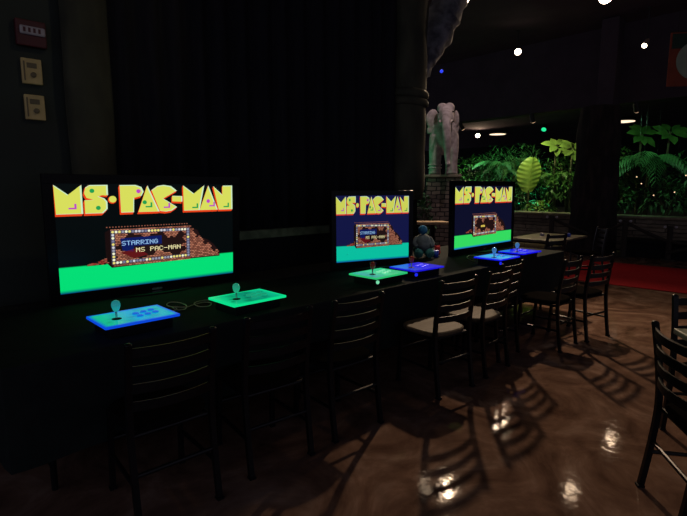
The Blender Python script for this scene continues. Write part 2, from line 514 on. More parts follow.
TITLE = [
    [(0, .012), (.065, .10), (.128, .012), (.129, .272), (.004, .272)],                                                    # M
    [(.165, .013), (.255, .010), (.255, .105), (.232, .100), (.206, .114), (.236, .135), (.250, .165), (.250, .232), (.226, .272),
     (.139, .272), (.139, .150), (.188, .146), (.150, .125), (.139, .085), (.146, .035)],                                   # S
    [(.316, .012), (.399, .010), (.432, .030), (.443, .075), (.430, .115), (.390, .133), (.386, .272), (.318, .272)],       # P
    [(.465, .015), (.529, .272), (.411, .272)],                                                                             # A
    [(.487, .060), (.522, .018), (.558, .009), (.600, .020), (.634, .065), (.552, .143), (.633, .232), (.600, .268), (.566, .276), (.533, .268)],  # C
    [(.607, .118), (.666, .122), (.666, .178), (.607, .172)],                                                               # dash
    [(.673, .014), (.740, .098), (.806, .012), (.774, .272), (.675, .272)],                                                 # M
    [(.833, .014), (.894, .272), (.775, .272)],                                                                             # A
    [(.866, .022), (.930, .118), (.930, .014), (.994, .012), (.996, .272), (.902, .272)],                                   # N
]
def circ(u, v, ru, rv, n=14):
    return [(u + ru * math.cos(2 * math.pi * k / n), v + rv * math.sin(2 * math.pi * k / n)) for k in range(n)]

class Pic:
    def __init__(s, w, h):
        s.bm = bmesh.new(); KEEP.append(s.bm)
        s.l = s.bm.loops.layers.float_color.new('picture')
        s.w, s.h = w, h
    def poly(s, pts, col, layer=0, cols=None):
        vs = [s.bm.verts.new((u * s.w, -0.0003 * layer, (1 - v) * s.h)) for u, v in pts]
        f = s.bm.faces.new(vs)
        f.normal_update()
        if f.normal.y > 0: f.normal_flip()
        idx = {v: i for i, v in enumerate(vs)}
        for lp in f.loops:
            c = cols[idx[lp.vert]] if cols else col
            lp[s.l] = (*c, 1)
    def rect(s, u0, v0, u1, v1, col, layer=0):
        s.poly([(u0, v0), (u1, v0), (u1, v1), (u0, v1)], col, layer)
    def text(s, txt, u, v, cu, cv, col, layer, skew=0.0):
        for ch in txt:
            for r, row in enumerate(FONT[ch]):
                k = 0
                while k < 5:
                    if row[k] == '1':
                        e = k
                        while e < 5 and row[e] == '1': e += 1
                        a = u + k * cu; b = u + e * cu
                        s.rect(a, v + r * cv, b + cu * 0.05, v + (r + 1) * cv, col, layer)
                        k = e
                    else: k += 1
            u += 6 * cu

def screen_picture(w, h, bg, ground, fade, dim, narrow, seed):
    p = Pic(w, h)
    rng = random.Random(seed)
    D = lambda c: tuple(v * dim for v in c)
    p.rect(0, 0, 1, 1, bg, 0)
    gv = 0.762 if not narrow else 0.79
    p.poly([(0, gv), (1, gv + .008), (1, .965), (0, .965)], ground, 1)
    p.poly([(0, .965), (1, .965), (1, 1), (0, 1)], None, 1, cols=[ground, ground, fade, fade])
    p.poly([(0, gv - .012), (1, gv - .006), (1, gv + .008), (0, gv)], None, 1, cols=[bg, bg, ground, ground])
    # title lettering: red edge to the lower left, pale edge to the right, yellow face
    for q in TITLE:
        p.poly([(max(0, u - .006), min(.30, v + .020)) for u, v in q], D(RED_), 2)
        for k in range(len(q)):          # side walls of the raised letters
            a, b = q[k], q[(k + 1) % len(q)]
            p.poly([a, b, (max(0, b[0] - .006), b[1] + .020), (max(0, a[0] - .006), a[1] + .020)], D(RED_), 2.2) if abs(a[0] - b[0]) + abs(a[1] - b[1]) > .012 else None
        p.poly([(u + .0015, v) for u, v in q], D(WHT), 3)
        cu = sum(u for u, v in q) / len(q); cv = sum(v for u, v in q) / len(q)
        p.poly([(cu + (u - cu) * .93 - .003, cv + (v - cv) * .95 + .003) for u, v in q], D(YEL), 4)
    p.poly(circ(.276, .150, .022, .036), D(RED_), 3)
    p.poly(circ(.279, .144, .019, .031), D(YEL), 4)
    for u, v, c in ((.178, .065, GRN), (.205, .222, GRN), (.416, .070, PUR), (.448, .178, GRN), (.832, .178, PUR)):
        p.poly(circ(u, v, .012, .020), D(c), 5)
    for u, v, c in ((.063, .215, PUR), (.452, .215, GRN), (.555, .225, PUR), (.838, .222, PUR), (.728, .235, GRN), (.935, .235, GRN)):
        p.rect(u, v, u + .038, v + .014, D(c), 5)
        p.rect(u + .028, v - .035, u + .038, v, D(c), 5)
    # brick marquee
    mu0, mu1 = (.30, .70) if narrow else (.258, .710)
    mv0, mv1 = (.425, .800) if not narrow else (.475, .835)
    B1, B2, DK = D(lin((186, 118, 92))), D(lin((142, 84, 66))), D(lin((34, 18, 18)))
    ru = .905 if not narrow else .885
    p.poly([(mu0, mv0), (mu1, mv0 + .015), (mu1, mv1 - .012), (mu0, mv1)], DK, 2)
    p.poly([(mu1, mv0 + .015), (mu1 + .05, mv0 + .06), (mu1 + .07, .56), (mu1 + .12, .60), (mu1 + .15, .64), (ru, .735), (ru, .785), (mu1, .785)], DK, 2)
    p.poly([(mu0 - .028, mv0 + .03), (mu0, mv0), (mu0, mv1), (mu0 - .028, mv1 - .055)], tuple(v * .6 for v in DK), 2)
    p.poly([(mu0 - .13, .762), (mu0 - .09, .735), (mu0 - .055, .715), (mu0 - .028, .70), (mu0 - .028, .762)], DK, 2)
    bu, bv = .0165, .0165
    def inside_hole(u, v):
        x = (u - mu0) / (mu1 - mu0); y = (v - mv0) / (mv1 - mv0)
        top = .22 + .10 * math.sin(x * 19) + .05 * math.sin(x * 47 + 1)
        bot = .73 + .08 * math.sin(x * 15 + 2) + .04 * math.sin(x * 41)
        lo = .10 + .06 * math.sin(y * 23); hi = .92 + .04 * math.sin(y * 31)
        return top < y < bot and lo < x < hi
    r = 0
    v = mv0 + .004
    while v < mv1 - .012:
        u = mu0 + (.5 * bu if r % 2 else 0)
        while u < ru:
            inb = u + bu < mu1 or u < mu1
            if u < mu1:
                ok = not inside_hole(u + bu / 2, v + bv / 2)
            else:
                f = (u - mu1) / (ru - mu1)
                ok = v > mv0 + .05 + f * .29 + .03 * math.sin(u * 120) and v < .775
            if ok:
                p.rect(u + .0012, v + .002, u + bu - .0012, v + bv - .003, B1 if rng.random() < .6 else B2, 3)
            u += bu
        v += bv; r += 1
    for k in range(26):
        u = mu0 - .125 + rng.random() * .10; f = (u - (mu0 - .13)) / .10
        v = .762 - rng.random() * .055 * f - .012
        p.rect(u, v, u + .013, v + .011, B2 if rng.random() < .5 else D(lin((150, 50, 40))), 3)
    if not narrow:
        p.poly([(mu0 + .05, .52), (mu0 + .28, .515), (mu0 + .28, .60), (mu0 + .12, .605), (mu0 + .12, .66), (mu0 + .06, .64)], D(lin((14, 26, 92))), 4)
        p.poly([(mu0 + .05, .66), (mu0 + .14, .625), (mu0 + .20, .70), (mu0 + .12, .725)], D(lin((96, 18, 22))), 4)
    # bulbs round the frame
    BC = [D(lin(c)) for c in ((244, 244, 210), (236, 222, 120), (150, 152, 168), (120, 122, 150), (206, 206, 214))]
    nb = 24 if not narrow else 22
    def bulb(u, v):
        p.rect(u - .0115, v - .016, u + .0115, v + .016, D(lin((70, 66, 84))), 4.5)
        p.poly(circ(u, v, .0075, .0125, 8), rng.choice(BC), 5)
    for k in range(nb + 1):
        f = k / nb
        bulb(mu0 + .012 + f * (mu1 - mu0 - .024), mv0 + .030 + .012 * f)
        bulb(mu0 + .012 + f * (mu1 - mu0 - .024), mv1 - .045 - .012 * f)
    for k in range(1, 10):
        f = k / 10
        bulb(mu0 + .012, mv0 + .03 + f * (mv1 - mv0 - .075))
        bulb(mu1 - .012, mv0 + .042 + f * (mv1 - mv0 - .099))
    for k in range(30):
        u = mu0 - .02 + k * (mu1 - mu0) / 29
        p.rect(u, mv0 - .022, u + .007, mv0 - .012, B2, 3)
    if narrow:
        for k in range(5): p.rect(.43 + k * .014, .655 - .006 * (k % 2), .441 + k * .014, .685, D(lin((236, 206, 90))), 6)
    if not narrow:
        p.text('STARRING', .315, .548, .00425, .0062, D(lin((150, 196, 240))), 6)
        p.text('MS PAC-MAN', .390, .622, .00440, .0062, D(lin((240, 228, 170))), 6)
    return p.bm

def television(loc, rot, tilt, w, h, bg, ground, fade, dim, narrow, seed, label, bez, standcol):
    t = thing('television', label, 'television', loc, rot)
    # local frame: x along the screen (0 at its left edge), y away from the viewer, z up from the table top
    z0 = 0.075
    tm = Matrix.Translation((0, 0, z0)) @ Matrix.Rotation(-tilt, 4, 'X')
    def put(bm): bmesh.ops.transform(bm, matrix=tm, verts=bm.verts); return bm
    bm = bmesh.new()
    box(bm, -bez, w + bez, 0.002, 0.040, -bez * 1.35, h + bez, bev=0.004)
    box(bm, w * .12, w * .88, 0.03, 0.085, h * .1, h * .8, bev=0.015)
    obj('back_panel', put(bm), M['matte'], t)
    bm = bmesh.new()
    for a in ((-bez, w + bez, -.008, .004, h, h + bez), (-bez, w + bez, -.008, .004, -bez * 1.35, 0),
              (-bez, 0, -.008, .004, 0, h), (w, w + bez, -.008, .004, 0, h)):
        box(bm, *a, bev=0.002)
    obj('bezel', put(bm), M['gloss'], t)
    bm = screen_picture(w, h, bg, ground, fade, dim, narrow, seed)
    o = obj('screen', put(bm), M['picture'], t)
    bm = bmesh.new(); box(bm, w * .44, w * .56, 0.012, 0.06, 0.008, z0 + h * .15, bev=0.006); obj('stand_neck', bm, M['gloss'], t)
    bm = bmesh.new()
    lathe(bm, [(0.30, 0), (0.30, 0.006), (0.27, 0.012), (0.05, 0.016)], 32, c=(w / 2, 0, 0))
    for v in bm.verts: v.co.y = v.co.y * 0.42 + 0.03
    obj('stand_base', bm, M['gloss'], t, smooth=True)
    bm = bmesh.new(); box(bm, w * .47, w * .53, -0.0095, -0.008, -bez * .85, -bez * .55)
    obj('badge', put(bm), M['steel'], t)
    return t
T_Z = 0.751
television((0.815, 3.70, T_Z), -0.03, -0.06, 1.315, 0.755, lin((4, 9, 10)), lin((4, 222, 118)), lin((4, 40, 120)), 1.0, False, 4,
           'largest television at the left end of the long table, nearest the camera', 0.062, 'black')
television((3.155, 3.46, T_Z), -0.27, 0.015, 0.855, 0.65, lin((16, 20, 66)), lin((8, 190, 158)), lin((10, 60, 150)), 0.86, False, 7,
           'middle television with a navy picture above the green controller with red stick', 0.05, 'black')
television((4.84, 3.25, T_Z), 0.018, 0.015, 1.405, 0.75, lin((13, 15, 40)), lin((52, 218, 96)), lin((20, 90, 200)), 0.92, True, 9,
           'farthest television at the right end of the long table, before the stone pedestal', 0.06, 'black')

# ------------------------------------------------------------------ arcade controllers
def controller(loc, rot, cl, cm, cr, ce, ball_mat, btn, label, side=None, art=None, w=0.41, d=0.31):
    t = thing('joystick_controller', label, 'game controller', loc, rot, 'joystick controllers along the long table')
    bm = bmesh.new(); box(bm, -w / 2 + .03, w / 2 - .03, -d / 2 + .03, d / 2 - .03, 0.0, 0.062, bev=0.004); obj('case', bm, M['matte'], t)
    # lit acrylic top plate, colour running from one end to the other as the lamps inside do
    bm = bmesh.new(); KEEP.append(bm)
    lay = bm.loops.layers.float_color.new('picture')
    n = 16
    rng = random.Random(label)
    grid = [[bm.verts.new((-w / 2 + w * i / n, -d / 2 + d * j / 10, 0.078)) for j in range(11)] for i in range(n + 1)]
    def colour(x, y):
        f = x / w + .5
        c = [a + (b - a) * min(1, f * 2) for a, b in zip(cl, cm)] if f < .5 else [a + (b - a) * (f - .5) * 2 for a, b in zip(cm, cr)]
        e = max(abs(x) / (w / 2), abs(y) / (d / 2))
        k = max(0, (e - .86) / .14)
        c = [a + (b - a) * k for a, b in zip(c, ce)]
        if art: 
            g = 1 - art * max(0, math.sin(x * 40 + y * 23) * math.sin(y * 50 - x * 11)) * (1 if abs(e) < .85 else 0)
            c = [a * g for a in c]
        return c
    for i in range(n):
        for j in range(10):
            f = bm.faces.new((grid[i][j], grid[i + 1][j], grid[i + 1][j + 1], grid[i][j + 1]))
            for lp in f.loops: lp[lay] = (*colour(lp.vert.co.x, lp.vert.co.y), 1)
    ring = [grid[i][0] for i in range(n + 1)] + [grid[n][j] for j in range(1, 11)] + [grid[i][10] for i in range(n - 1, -1, -1)] + [grid[0][j] for j in range(9, 0, -1)]
    low = [bm.verts.new((v.co.x, v.co.y, 0.064)) for v in ring]
    for i in range(len(ring)):
        k = (i + 1) % len(ring)
        f = bm.faces.new((ring[i], low[i], low[k], ring[k]))
        for lp in f.loops: lp[lay] = (*ce, 1)
    f = bm.faces.new(low[::-1])
    f.normal_update()
    if f.normal.z > 0: f.normal_flip()
    for lp in f.loops: lp[lay] = tuple(v * .35 for v in ce) + (1,)
    obj('lit_panel', bm, M['acrylic'], t)
    sx = -w / 2 + 0.105; sy = -0.02
    bm = bmesh.new(); lathe(bm, [(0.026, 0.078), (0.026, 0.081), (0.012, 0.084)], 18, c=(sx, sy, 0)); obj('dust_washer', bm, M['matte'], t)
    bm = bmesh.new(); tube(bm, [(sx, sy, 0.08), (sx, sy, 0.135)], 0.006, 8); s = obj('stick_shaft', bm, M['steel'], t)
    bm = bmesh.new(); lathe(bm, [(0.010, 0.122), (0.016, 0.130), (0.023, 0.150), (0.024, 0.163), (0.019, 0.177), (0.008, 0.184)], 18, c=(sx, sy, 0))
    obj('ball_top', bm, ball_mat, t, smooth=True)
    for k in range(6):
        bx, by = 0.02 + (k % 3) * 0.05, (-0.045 if k < 3 else 0.02) + (k % 3) * 0.014
        bm = bmesh.new(); lathe(bm, [(0.019, 0.078), (0.019, 0.083), (0.014, 0.084), (0.013, 0.086)], 16, c=(bx, by, 0))
        obj('button', bm, btn, t)
    if side:
        for k in range(2):
            bm = bmesh.new(); lathe(bm, [(0.015, 0), (0.015, 0.012), (0.01, 0.014)], 14)
            bmesh.ops.transform(bm, matrix=Matrix.Translation((-w / 2 + .045 + k * .05, -d / 2 + .03, 0.034)) @ Matrix.Rotation(R(90), 4, 'X'), verts=bm.verts)
            obj('side_button', bm, side if k == 0 else M['matte'], t)
    return t
G = lin
ballcyan = mat('cyan_bubble_top', (0.10, 0.62, 0.58), (0.06, 0.5, 0.5), scale=20, rough=0.15)
ballcyan.node_tree.nodes['Principled BSDF'].inputs['Emission Color'].default_value = (0.02, 0.42, 0.45, 1)
ballcyan.node_tree.nodes['Principled BSDF'].inputs['Emission Strength'].default_value = 0.35
ballgreen = mat('green_bubble_top', (0.10, 0.62, 0.40), (0.06, 0.5, 0.3), scale=20, rough=0.15)
ballgreen.node_tree.nodes['Principled BSDF'].inputs['Emission Color'].default_value = (0.02, 0.45, 0.27, 1)
ballgreen.node_tree.nodes['Principled BSDF'].inputs['Emission Strength'].default_value = 0.45
ballblue = mat('blue_bubble_top', (0.20, 0.45, 0.70), (0.15, 0.35, 0.6), scale=20, rough=0.15)
ballblue.node_tree.nodes['Principled BSDF'].inputs['Emission Color'].default_value = (0.06, 0.22, 0.5, 1)
ballblue.node_tree.nodes['Principled BSDF'].inputs['Emission Strength'].default_value = 0.5
b_blue = emit('blue_button', G((12, 96, 205)), 1.0)
b_green = emit('green_button', G((20, 150, 110)), 1.0)
b_pale = emit('pale_green_button', G((120, 220, 170)), 1.0)
b_deep = emit('deep_blue_button', G((30, 40, 235)), 1.0)
controller((0.975, 2.795, T_Z), 0.02, G((8, 190, 110)), G((14, 160, 205)), G((12, 175, 180)), G((10, 70, 215)), ballcyan, b_blue,
           'blue and green lit joystick controller before the largest television, left of its pair', art=.3)
controller((1.715, 2.765, T_Z), 0.03, G((8, 205, 132)), G((10, 140, 110)), G((12, 190, 140)), G((10, 225, 140)), ballgreen, b_green,
           'green lit joystick controller in the pale cable loop, right of the largest television', art=.6)
controller((3.035, 2.79, T_Z), 0.03, G((50, 140, 160)), G((60, 205, 140)), G((40, 170, 110)), G((40, 190, 110)), M['redball'], b_pale,
           'green lit controller with red stick under the middle television', side=b_pale, art=.3)
controller((3.55, 2.78, T_Z), -0.04, G((50, 80, 200)), G((22, 22, 215)), G((16, 14, 190)), G((26, 22, 210)), M['redball'], b_deep,
           'deep blue lit controller with red stick right of the middle television', side=b_deep)
controller((4.70, 2.61, T_Z), 0.0, G((12, 100, 230)), G((24, 180, 215)), G((20, 20, 220)), G((16, 24, 225)), ballblue, b_blue,
           'cyan and blue lit controller with pale stick under the farthest television', side=b_deep)
controller((5.30, 2.66, T_Z), -0.03, G((24, 70, 200)), G((12, 12, 235)), G((30, 20, 190)), G((14, 12, 220)), ballblue, b_deep,
           'deep blue lit controller at the far right end of the long table')

# cables on the cloth
def cable(pts, r, label, z=0.757):
    bm = bmesh.new()
    tube(bm, curve_pts([(x, y, z + dz) for x, y, dz in pts], 8), r, 6)
    tag(obj('cable', bm, M['cord'], smooth=True), label, 'cable')
cable([(1.16, 2.93, .006), (1.28, 2.99, 0), (1.345, 3.05, 0), (1.335, 3.18, 0), (1.385, 3.25, 0), (1.43, 3.20, 0), (1.425, 3.08, .002), (1.37, 2.985, .004),
       (1.31, 2.98, .010), (1.33, 3.07, .010), (1.40, 3.03, .004), (1.49, 3.08, 0), (1.565, 3.09, 0), (1.585, 3.03, 0), (1.53, 2.965, .0), (1.47, 2.99, .004),
       (1.49, 3.09, .007), (1.58, 3.13, .004), (1.66, 3.08, .0), (1.70, 2.93, .006)], 0.0036,
      'pale cable looping on the cloth between the two left controllers')
cable([(4.62, 2.82, .006), (4.66, 2.90, 0), (4.72, 2.96, 0), (4.80, 3.04, 0), (4.95, 3.12, 0), (5.03, 3.10, 0), (4.98, 3.02, .004), (4.86, 2.95, .006), (4.76, 2.94, .008)], 0.0046,
      'pale cable looped on the cloth at the foot of the farthest television')

# ------------------------------------------------------------------ chairs
def make_chair(label, seat_mat):
    t = thing('ladderback_chair', label, 'chair')
    W = 0.195
    def post(sx):
        return curve_pts([(sx * W, -0.235, 0), (sx * W, -0.205, 0.22), (sx * W, -0.185, 0.45), (sx * W, -0.20, 0.66), (sx * W, -0.235, 0.885)], 5)
    def backy(z):
        return -0.185 - 0.05 * ((z - 0.45) / 0.435) ** 1.5
    for sx in (-1, 1):
        bm = bmesh.new(); tube(bm, post(sx), 0.019, 4, up=(1, 0, 0)); q = obj('rear_leg', bm, M['chair'], t)
        bm = bmesh.new(); ball(bm, (sx * W, -0.235, 0.885), (0.017, 0.017, 0.010), 12); obj('post_cap', bm, M['steel'] if False else M['chair'], q, smooth=True)
        bm = bmesh.new(); box(bm, sx * W - .017, sx * W + .017, -.254, -.218, 0.0, 0.012); obj('foot_glide', bm, M['matte'], q)
        bm = bmesh.new(); tube(bm, [(sx * 0.185, 0.205, 0), (sx * 0.178, 0.185, 0.445)], 0.018, 4, up=(1, 0, 0)); f = obj('front_leg', bm, M['chair'], t)
        bm = bmesh.new(); box(bm, sx * .185 - .016, sx * .185 + .016, .188, .222, 0.0, 0.012); obj('foot_glide', bm, M['matte'], f)
        bm = bmesh.new(); tube(bm, [(sx * .19, -.2, .20), (sx * .183, .195, .20)], 0.011, 8); obj('side_stretcher', bm, M['chair'], t)
    for z in (0.845, 0.760, 0.675, 0.590):
        bm = bmesh.new()
        pts = []
        for k in range(13):
            u = -1 + 2 * k / 12
            pts.append((u * W, backy(z) - 0.040 * (1 - u * u), z))
        for side in (0,):
            rows = []
            for (x, y, zz) in pts:
                rows.append([bm.verts.new((x, y - .007, zz - .023)), bm.verts.new((x, y + .007, zz - .023)), bm.verts.new((x, y + .007, zz + .023)), bm.verts.new((x, y - .007, zz + .023))])
            for a, b in zip(rows, rows[1:]):
                for k in range(4): bm.faces.new((a[k], a[(k + 1) % 4], b[(k + 1) % 4], b[k]))
            bm.faces.new(rows[0][::-1]); bm.faces.new(rows[-1])
        bmesh.ops.bevel(bm, geom=[e for e in bm.edges if abs((e.verts[0].co - e.verts[1].co).z) < .004 and (e.verts[0].co - e.verts[1].co).length > .02], offset=0.003, segments=1, affect='EDGES')
        obj('back_slat', bm, M['chair'], t)
    bm = bmesh.new()
    prof = []
    n = 28
    for zz, s in ((0.448, 0.96), (0.458, 1.0), (0.474, 1.0), (0.482, 0.95)):
        ring = []
        for k in range(n):
            a = 2 * math.pi * k / n
            cx, cy = math.cos(a), math.sin(a)
            e = 0.62
            ring.append(bm.verts.new((0.208 * s * math.copysign(abs(cx) ** e, cx), 0.012 + 0.208 * s * math.copysign(abs(cy) ** e, cy), zz)))
        prof.append(ring)
    for a, b in zip(prof, prof[1:]):
        for k in range(n): bm.faces.new((a[k], a[(k + 1) % n], b[(k + 1) % n], b[k]))
    bm.faces.new(prof[0][::-1]); bm.faces.new(prof[-1])
    obj('seat', bm, seat_mat, t, smooth=False)
    bm = bmesh.new()
    tube(bm, [(-.18, -.17, .437), (.18, -.17, .437)], 0.011, 8); tube(bm, [(-.18, .18, .437), (.18, .18, .437)], 0.011, 8)
    tube(bm, [(-.18, -.17, .437), (-.178, .18, .437)], 0.011, 8); tube(bm, [(.18, -.17, .437), (.178, .18, .437)], 0.011, 8)
    obj('seat_frame', bm, M['chair'], t)
    bm = bmesh.new(); tube(bm, [(-.19, .192, .28), (.19, .192, .28)], 0.011, 8); obj('front_stretcher', bm, M['chair'], t)
    bm = bmesh.new(); tube(bm, [(-.19, -.20, .26), (.19, -.20, .26)], 0.011, 8); obj('rear_stretcher', bm, M['chair'], t)
    return t
CH = 'black ladderback chairs'
# (mid of the rear posts at the top, x, y), rotation
def place(root, first, x, y, deg, label, cell=[0]):
    r = R(deg)
    loc = Vector((x, y, 0)) + Vector((-math.sin(r), math.cos(r), 0)) * 0.235
    if first:
        root.location = loc; root.rotation_euler = (0, 0, r); root['label'] = label; root['group'] = CH
        return root
    return dup(root, loc, r, label, CH)
c_dark = make_chair('chair', M['seatunlit'])
c_brown = make_chair('chair', M['seat'])
place(c_dark, True, 0.89, 2.075, -2, 'nearest black ladderback chair, its back below the blue and green controller')
place(c_dark, False, 1.49, 2.085, -5, 'black ladderback chair below the green controller, second from the left end')
place(c_dark, False, 2.075, 2.065, -3, 'black ladderback chair below the dark gap between the first two screens')
place(c_brown, True, 3.045, 1.985, -6, 'black ladderback chair with a lit tan seat, fourth along the long table')
place(c_brown, False, 3.66, 1.985, 2, 'black ladderback chair right behind the one with the lit tan seat')
place(c_dark, False, 4.075, 2.10, 2, 'black ladderback chair tucked closest to the table below the cyan and blue controller')
place(c_dark, False, 4.74, 1.83, 1, 'black ladderback chair pulled out before the far corner of the long table')
place(c_dark, False, 5.25, 1.74, -10, 'black ladderback chair farthest along the long table, beside the red carpet')
# right foreground set
place(c_dark, False, 2.59, 0.53, -143.1, 'black ladderback chair cut by the right picture edge, in the foreground')
place(c_dark, False, 3.655, 0.585, 126.9, 'black ladderback chair behind the grey table at the right picture edge')

def square_table(loc, rz, s1, s2, topm, label, group=None):
    t = thing('square_table', label, 'table', loc, rz)
    bm = bmesh.new(); box(bm, -s1 / 2, s1 / 2, -s2 / 2, s2 / 2, 0.715, 0.75, bev=0.008); obj('tabletop', bm, topm, t)
    bm = bmesh.new(); tube(bm, [(0, 0, 0.03), (0, 0, 0.715)], 0.038, 12); obj('pedestal', bm, M['chair'], t)
    bm = bmesh.new()
    for a in (0, 90):
        d = Vector((math.cos(R(a)), math.sin(R(a)), 0)) * 0.28
        tube(bm, [tuple(-d + Vector((0, 0, .012))), (0, 0, .03), tuple(d + Vector((0, 0, .012)))], [0.012, 0.03, 0.012], 8)
    obj('foot_cross', bm, M['chair'], t)
    return t
square_table((3.17, 0.115, 0), R(-53.1), 0.8, 0.8, M['greytop'], 'grey topped table at the right picture edge between two black chairs')
ft = square_table((8.0, 3.52, 0), R(2), 1.25, 0.80, M['tabletop'], 'olive topped table beyond the farthest television, before the planter wall')

place(c_dark, False, 7.15, 3.02, -15, 'black ladderback chair at the near side of the olive topped table')
place(c_dark, False, 8.75, 2.95, 40, 'black ladderback chair at the right end of the olive topped table')
def small_item(x, y, m, label, cat, name, r=.03, h=.06):
    bm = bmesh.new(); lathe(bm, [(r * .8, 0), (r, h * .3), (r * .9, h * .8), (r * .55, h)], 14, c=(0, 0, 0))
    tag(obj(name, bm, m, smooth=True, loc=(x, y, .751)), label, cat)
small_item(8.05, 3.66, M['alarmwhite'], 'small white jar on the olive topped table', 'jar', 'jar', .04, .045)
small_item(8.2, 3.28, M['bluecup'], 'small blue cup on the olive topped table', 'cup', 'cup', .035, .06)

# red carpet runner
bm = bmesh.new()
box(bm, -1.30, 1.30, -4.2, 1.45, 0.001, 0.012, bev=0.003)
o = obj('carpet_runner', bm, M['red'], loc=(9.75, 2.4, 0), rz=R(4))
tag(o, 'red carpet runner lying across the brown floor in front of the planter wall', 'carpet')

# ------------------------------------------------------------------ pedestal and elephant
PED = (8.47, 6.01)
pr = R(-54.6)
t = thing('stone_pedestal', 'grey brown stone block pedestal carrying the elephant statue', 'pedestal', (PED[0], PED[1], 0), pr)
bm = bmesh.new(); box(bm, -0.33, 0.33, -0.36, 0.75, 0, 1.76, bev=0.02); obj('shaft', bm, M['stone'], t)
bm = bmesh.new(); box(bm, -0.37, 0.37, -0.40, 0.79, 1.76, 1.815, bev=0.015); obj('cap_slab', bm, M['cap'], t)

t = thing('elephant_statue', 'grey stone elephant statue standing on the block pedestal', 'statue', (PED[0], PED[1], 1.815), pr)
bm = bmesh.new()
ball(bm, (0, .22, .80), (.30, .46, .34), 20)
ball(bm, (0, -.02, .76), (.27, .26, .36), 20)
ball(bm, (.02, -.24, 1.17), (.165, .19, .20), 20)
ball(bm, (-.05, -.22, 1.31), (.105, .12, .10), 16)
ball(bm, (.09, -.22, 1.31), (.105, .12, .10), 16)
ball(bm, (-.065, -.33, 1.09), (.075, .10, .10), 14)
ball(bm, (.115, -.33, 1.09), (.075, .10, .10), 14)
ball(bm, (-.245, -.06, 1.14), (.145, .035, .19), 18, Matrix.Rotation(R(24), 4, 'Z') @ Matrix.Rotation(R(14), 4, 'Y'))
ball(bm, (-.285, -.04, .95), (.060, .032, .14), 16, Matrix.Rotation(R(24), 4, 'Z') @ Matrix.Rotation(R(18), 4, 'Y'))
ball(bm, (.235, -.03, 1.13), (.075, .035, .17), 18, Matrix.Rotation(R(-45), 4, 'Z') @ Matrix.Rotation(R(-8), 4, 'Y'))
ball(bm, (.262, .0, .94), (.035, .032, .13), 14)
tr = curve_pts([(.025, -.36, 1.18), (.03, -.47, 1.04), (.045, -.55, .84), (.06, -.57, .60), (.075, -.55, .38), (.085, -.58, .22), (.095, -.68, .17)], 5)
tube(bm, tr, [.115 - .073 * (k / (len(tr) - 1)) ** .8 for k in range(len(tr))], 14)
for sx, y, rr in ((-.165, -.13, .125), (.175, -.06, .12), (-.16, .50, .12), (.16, .50, .12)):
    tube(bm, [(sx * .9, y + .04, .78), (sx, y, .50), (sx, y - .01, .22), (sx, y - .01, .05), (sx, y - .02, 0.002)], [rr * 1.18, rr * 1.05, rr * .92, rr * .98, rr * 1.08], 14)
tube(bm, curve_pts([(0, .66, .95), (0, .74, .75), (.02, .73, .45)], 5), .025, 8)
o = obj('body', bm, M['elephant'], t, smooth=True)
md = o.modifiers.new('merge', 'REMESH'); md.mode = 'VOXEL'; md.voxel_size = 0.02; md.use_smooth_shade = True
md = o.modifiers.new('soften', 'SMOOTH'); md.factor = 0.5; md.iterations = 4
for sx in (-.075, .125):
    bm = bmesh.new(); tube(bm, curve_pts([(sx, -.38, 1.06), (sx * 1.2 - .01, -.52, .99), (sx * 1.3 - .01, -.61, 1.01)], 5), [.026, .025, .024, .023, .022, .021, .019, .017, .014, .011, .006], 10)
    w = obj('tusk', bm, M['tusk'], t, smooth=True); w['label'] = 'pale tusk'
for sx in (-.125, .16):
    bm = bmesh.new(); ball(bm, (sx, -.345, 1.215), .017, 10); obj('eye', bm, M['black'], t, smooth=True)
for z in (.20, .14):
    bm = bmesh.new()
    tube(bm, [(-.165 + .128 * math.cos(k * math.pi / 8), -.14 + .128 * math.sin(k * math.pi / 8), z) for k in range(17)], .016, 8)
    obj('anklet', bm, M['elephant'], t, smooth=True)

# ------------------------------------------------------------------ counter with toys, beyond the middle television
t = thing('display_counter', 'pale wooden slab on two dark posts before the stone pedestal', 'counter', (6.30, 4.66, 0), R(-43.2))
bm = bmesh.new()
q = [(-.30, -.16), (.29, -.16), (.20, .16), (-.30, .16)]
lo = [bm.verts.new((x, y, .985)) for x, y in q]; hi = [bm.verts.new((x, y, 1.025)) for x, y in q]
bm.faces.new(lo[::-1]); bm.faces.new(hi)
for k in range(4): bm.faces.new((lo[k], lo[(k + 1) % 4], hi[(k + 1) % 4], hi[k]))
obj('slab', bm, M['plankpale'], t)
for sx in (-.22, .02):
    bm = bmesh.new(); box(bm, sx - .03, sx + .03, -.03, .10, 0, .985, bev=.004); obj('post', bm, M['black'], t)
t = thing('plush_toy', 'grey plush toy with a blue head and teal legs, left of the red plush toy', 'toy', (4.47, 3.42, .752), R(-43.2)); t.scale = (.8, .8, .8)
bm = bmesh.new(); lathe(bm, [(.09, .11), (.125, .16), (.12, .25), (.09, .31), (.05, .34)], 18); obj('body', bm, M['plushgrey'], t, smooth=True)
bm = bmesh.new(); ball(bm, (-.01, -.02, .405), (.068, .062, .066), 18); w = obj('head', bm, M['plushblue'], t, smooth=True); w['label'] = 'blue head'
for sx in (-.06, .07):
    bm = bmesh.new(); tube(bm, curve_pts([(sx, .02, .12), (sx * 1.2, -.07, .08), (sx * 1.4, -.12, .055)], 4), [.075, .074, .073, .072, .07, .068, .064, .06, .05], 12)
    w = obj('leg', bm, M['plushteal'], t, smooth=True); w['label'] = 'teal leg'
